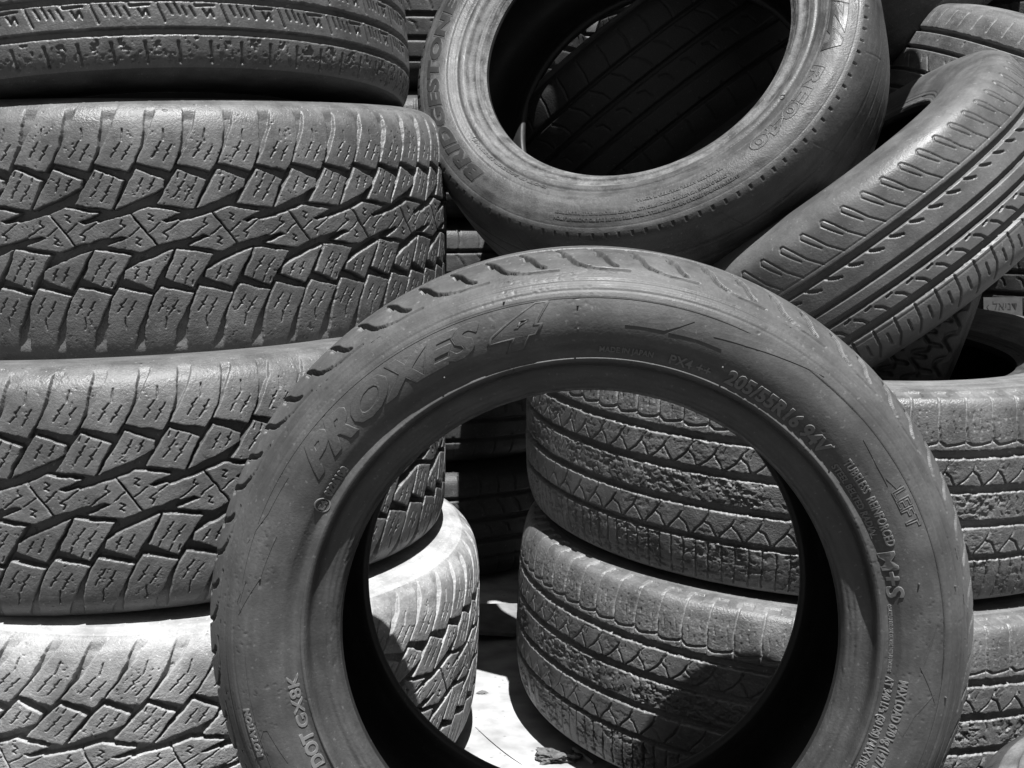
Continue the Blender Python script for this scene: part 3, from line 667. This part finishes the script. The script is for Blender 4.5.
# ------------------------------------------------------------------ ground and litter
def ground():
    bm = bmesh.new(); n = 160; w = 6.0
    X = np.concatenate([[-60, -20, -8], np.linspace(-3, 3, n), [8, 20, 60]]); Y = np.concatenate([[-40, -10], np.linspace(-.6, 5.4, n), [9, 20, 80]])
    gx, gy = np.meshgrid(X, Y, indexing='ij'); gz = (fbm(gx * 6, gy * 6, 3, 4) - .62) * .006; gz = np.minimum(gz, 0) - .004 
    v = [[bm.verts.new((gx[i, j], gy[i, j], gz[i, j])) for j in range(len(Y))] for i in range(len(X))]
    for i in range(len(X) - 1):
        for j in range(len(Y) - 1): bm.faces.new((v[i][j], v[i + 1][j], v[i + 1][j + 1], v[i][j + 1])).smooth = True
    me = bpy.data.meshes.new('ground'); bm.to_mesh(me); bm.free()
    m = plain('pale_dusty_concrete', 0.31, .9, .30, 22, .6, .004); t = m.node_tree; N = t.nodes; L = t.links
    b = N['Principled BSDF']; src = b.inputs['Base Color'].links[0].from_socket
    tc = N.new('ShaderNodeTexCoord'); vo = N.new('ShaderNodeTexVoronoi'); vo.inputs['Scale'].default_value = 55; L.new(tc.outputs['Object'], vo.inputs['Vector'])
    nn = N.new('ShaderNodeTexNoise'); nn.inputs['Scale'].default_value = 18; nn.inputs['Detail'].default_value = 6; L.new(tc.outputs['Object'], nn.inputs['Vector'])
    r = N.new('ShaderNodeMapRange'); r.inputs['From Min'].default_value = .03; r.inputs['From Max'].default_value = .16; L.new(vo.outputs['Distance'], r.inputs['Value'])
    g = N.new('ShaderNodeMath'); g.operation = 'GREATER_THAN'; g.inputs[1].default_value = .47; L.new(nn.outputs[0], g.inputs[0])
    k = N.new('ShaderNodeMath'); k.operation = 'MULTIPLY'; inv = N.new('ShaderNodeMath'); inv.operation = 'SUBTRACT'; inv.inputs[0].default_value = 1; L.new(r.outputs[0], inv.inputs[1]); L.new(inv.outputs[0], k.inputs[0]); L.new(g.outputs[0], k.inputs[1])
    mx = N.new('ShaderNodeMix'); mx.data_type = 'RGBA'; L.new(k.outputs[0], mx.inputs['Factor']); L.new(src, mx.inputs['A']); mx.inputs['B'].default_value = (.16, .16, .16, 1); L.new(mx.outputs['Result'], b.inputs['Base Color'])
    me.materials.append(plain('low_bounce_ground', .07, .95, .4, 9, .6, .01)); o = bpy.data.objects.new('ground', me); COL.objects.link(o); tag(o, kind='structure')  # unseen foreground made dark to cut light bounced up onto the tyres
    # pale concrete slab under the stacks, ended at the front to limit bounced light
    bm = bmesh.new(); X = np.linspace(-1.6, 2.2, 150); Y = np.linspace(1.40, 4.4, 120); gx, gy = np.meshgrid(X, Y, indexing='ij')
    gy = gy + (fbm(gx * 5, gx * 0 + .3, 6, 3) - .5) * .05 * (gy < 1.45); gz = .004 + (fbm(gx * 7, gy * 7, 3, 4) - .62) * .002
    v = [[bm.verts.new((gx[i, j], gy[i, j], gz[i, j])) for j in range(len(Y))] for i in range(len(X))]
    for i in range(len(X) - 1):
        for j in range(len(Y) - 1): bm.faces.new((v[i][j], v[i + 1][j], v[i + 1][j + 1], v[i][j + 1])).smooth = True
    me = bpy.data.meshes.new('pavement'); bm.to_mesh(me); bm.free(); me.materials.append(m); o = bpy.data.objects.new('pavement', me); COL.objects.link(o); tag(o, kind='structure')
ground()

def blob(name, loc, size, seed, mat, label, cat, sub=4, rough=.5, flat=1.0):
    bm = bmesh.new(); bmesh.ops.create_icosphere(bm, subdivisions=sub, radius=1); rr = np.random.default_rng(seed); off = rr.uniform(0, 50)
    for v in bm.verts:
        p = v.co.copy(); f = 1 + rough * (float(fbm(np.array(p.x * 2.2 + off), np.array(p.y * 2.2 + p.z * 1.7 + off), seed, 4)) - .5) * 2
        v.co = Vector((p.x * size[0] * f, p.y * size[1] * f, max(p.z * size[2] * f, -size[2] * .4)))
    me = bpy.data.meshes.new(name); bm.to_mesh(me); bm.free(); me.materials.append(mat)
    o = bpy.data.objects.new(name, me); COL.objects.link(o); o.location = loc; tag(o, label, cat); return o
m_clod = plain('crumbly_dark_soil', .10, .95, .6, 120, 1.0, .004)
m_stone = plain('small_stones', .14, .9, .4, 200, .6, .002)
m_card = plain('faded_board', .17, .85, .3, 30, .3, .002)
m_twig = plain('dry_twig', .10, .9, .4, 90, .5, .001)

def gp(px, py):            # a spot on the ground, worked out from the view measured in the photograph
    x = (px - 512) / 1317; v = -(py - 384) / 1317; s, c = math.sin(R_(8)), math.cos(R_(8))
    d = Vector((x, v * s + c, v * c - s)); t = -CAMZ / d.z; return Vector((d.x * t, d.y * t, 0))
p = gp(556, 762); blob('soil_clod', (p.x, p.y, .006), (.028, .018, .011), 3, m_clod, 'crumbly dark clod of soil on the pale ground between the stacks', 'soil', rough=.75)
p = gp(483, 696); blob('small_stone', (p.x, p.y, .003), (.0085, .006, .005), 5, m_stone, 'small dark stone on the pale ground beside the left stack', 'stone', sub=3)
# board lying in the shade behind
def board():
    bm = bmesh.new(); pts = [(-.10, -.05), (.02, -.075), (.11, -.02), (.10, .05), (-.02, .06), (-.11, .02)]
    n = []
    for z in (0, .006): n.append([bm.verts.new((x, y, z + .03 * max(0, x + .02) + .012 * math.sin(x * 40 + y * 30))) for x, y in pts])
    bm.faces.new(n[1]); bm.faces.new(n[0][::-1])
    for i in range(6): bm.faces.new((n[0][i], n[0][(i + 1) % 6], n[1][(i + 1) % 6], n[1][i]))
    me = bpy.data.meshes.new('broken_board'); bm.to_mesh(me); bm.free(); me.materials.append(m_card)
    o = bpy.data.objects.new('broken_board', me); COL.objects.link(o); p = gp(508, 628); o.location = (p.x, p.y, .012); o.rotation_euler = (0, 0, .5); tag(o, 'thin broken board lying in the shade behind the two stacks', 'board')
board()
def strand(name, pts, rad, mat, label, cat):
    cu = bpy.data.curves.new(name, 'CURVE'); cu.dimensions = '3D'; cu.bevel_depth = rad; cu.bevel_resolution = 1; sp = cu.splines.new('NURBS'); sp.points.add(len(pts) - 1); sp.use_endpoint_u = True; sp.order_u = 4
    for a, b in zip(sp.points, pts): a.co = (*b, 1)
    t = bpy.data.objects.new('t', cu); COL.objects.link(t); dg = bpy.context.evaluated_depsgraph_get(); me = bpy.data.meshes.new_from_object(t.evaluated_get(dg)); bpy.data.objects.remove(t)
    me.materials.append(mat); o = bpy.data.objects.new(name, me); COL.objects.link(o); tag(o, label, cat)
strand('thin_wire', [(*gp(a, b)[:2], z) for a, b, z in ((468, 722, .002), (480, 735, .004), (495, 748, .003), (512, 762, .004), (530, 772, .002))], .0009, m_let_dark, 'thin dark wire curving over the pale ground near the left stack', 'wire')
strand('dry_twig', [(*gp(a, b)[:2], .004) for a, b in ((574, 752), (580, 757), (588, 762), (594, 767))], .0035, plain('pale_wood', .35, .8, .3), 'short pale stick on the ground against the lower right stack tyre', 'stick')
# grit: uncountable crumbs
def grit():
    bm = bmesh.new(); rr = np.random.default_rng(11)
    for _ in range(700):
        x, y = rr.uniform(-.25, .35), rr.uniform(1.25, 2.3); s = rr.uniform(.0008, .003)
        bmesh.ops.create_icosphere(bm, subdivisions=1, radius=s, matrix=Matrix.Translation((x, y, s * .3)) @ Matrix.Diagonal((1, rr.uniform(.6, 1.4), .7, 1)))
    me = bpy.data.meshes.new('grit'); bm.to_mesh(me); bm.free(); me.materials.append(m_stone); o = bpy.data.objects.new('grit', me); COL.objects.link(o); tag(o, 'scattered grit on the pale ground', 'grit', kind='stuff')
grit()
# paper label on the stack behind the right stack
def label_card():
    root = bpy.data.objects.new('paper_label', None); COL.objects.link(root)
    root.location = W_((.818, 2.19, -.184)); root.rotation_euler = (R_(80), 0, R_(3)); tag(root, 'small paper label darkened as if in shade, Hebrew writing, behind the right stack', 'label')
    bm = bmesh.new(); bmesh.ops.create_cube(bm, size=1, matrix=Matrix.Diagonal((.066, .044, .0012, 1))); bmesh.ops.bevel(bm, geom=list(bm.edges), offset=.0004, segments=1)
    me = bpy.data.meshes.new('card'); bm.to_mesh(me); bm.free(); me.materials.append(plain('shaded_card', .05, .7, .15, 90)); o = bpy.data.objects.new('card', me); COL.objects.link(o); o.parent = root  # card colour darkened to make it look shaded
    ink = plain('ink', .02)
    for txt, sz, x, y in (('\u2039 \u05dc\u05d0\u05d9\u05e0\u05d3', .0185, -.029, .001), ('\u05dd\u05d9\u05d2\u05d9\u05de\u05e6 \u05e8\u05d9\u05d7\u05de\u05d5 \u05d4\u05d3\u05d9\u05de', .0066, -.028, -.011)):
        me = text_mesh(txt, sz, raise_=.0002, bevel=0); me.materials.append(ink); t = bpy.data.objects.new('lettering', me); COL.objects.link(t); t.parent = root; t.location = (x, y, .0009)
label_card()
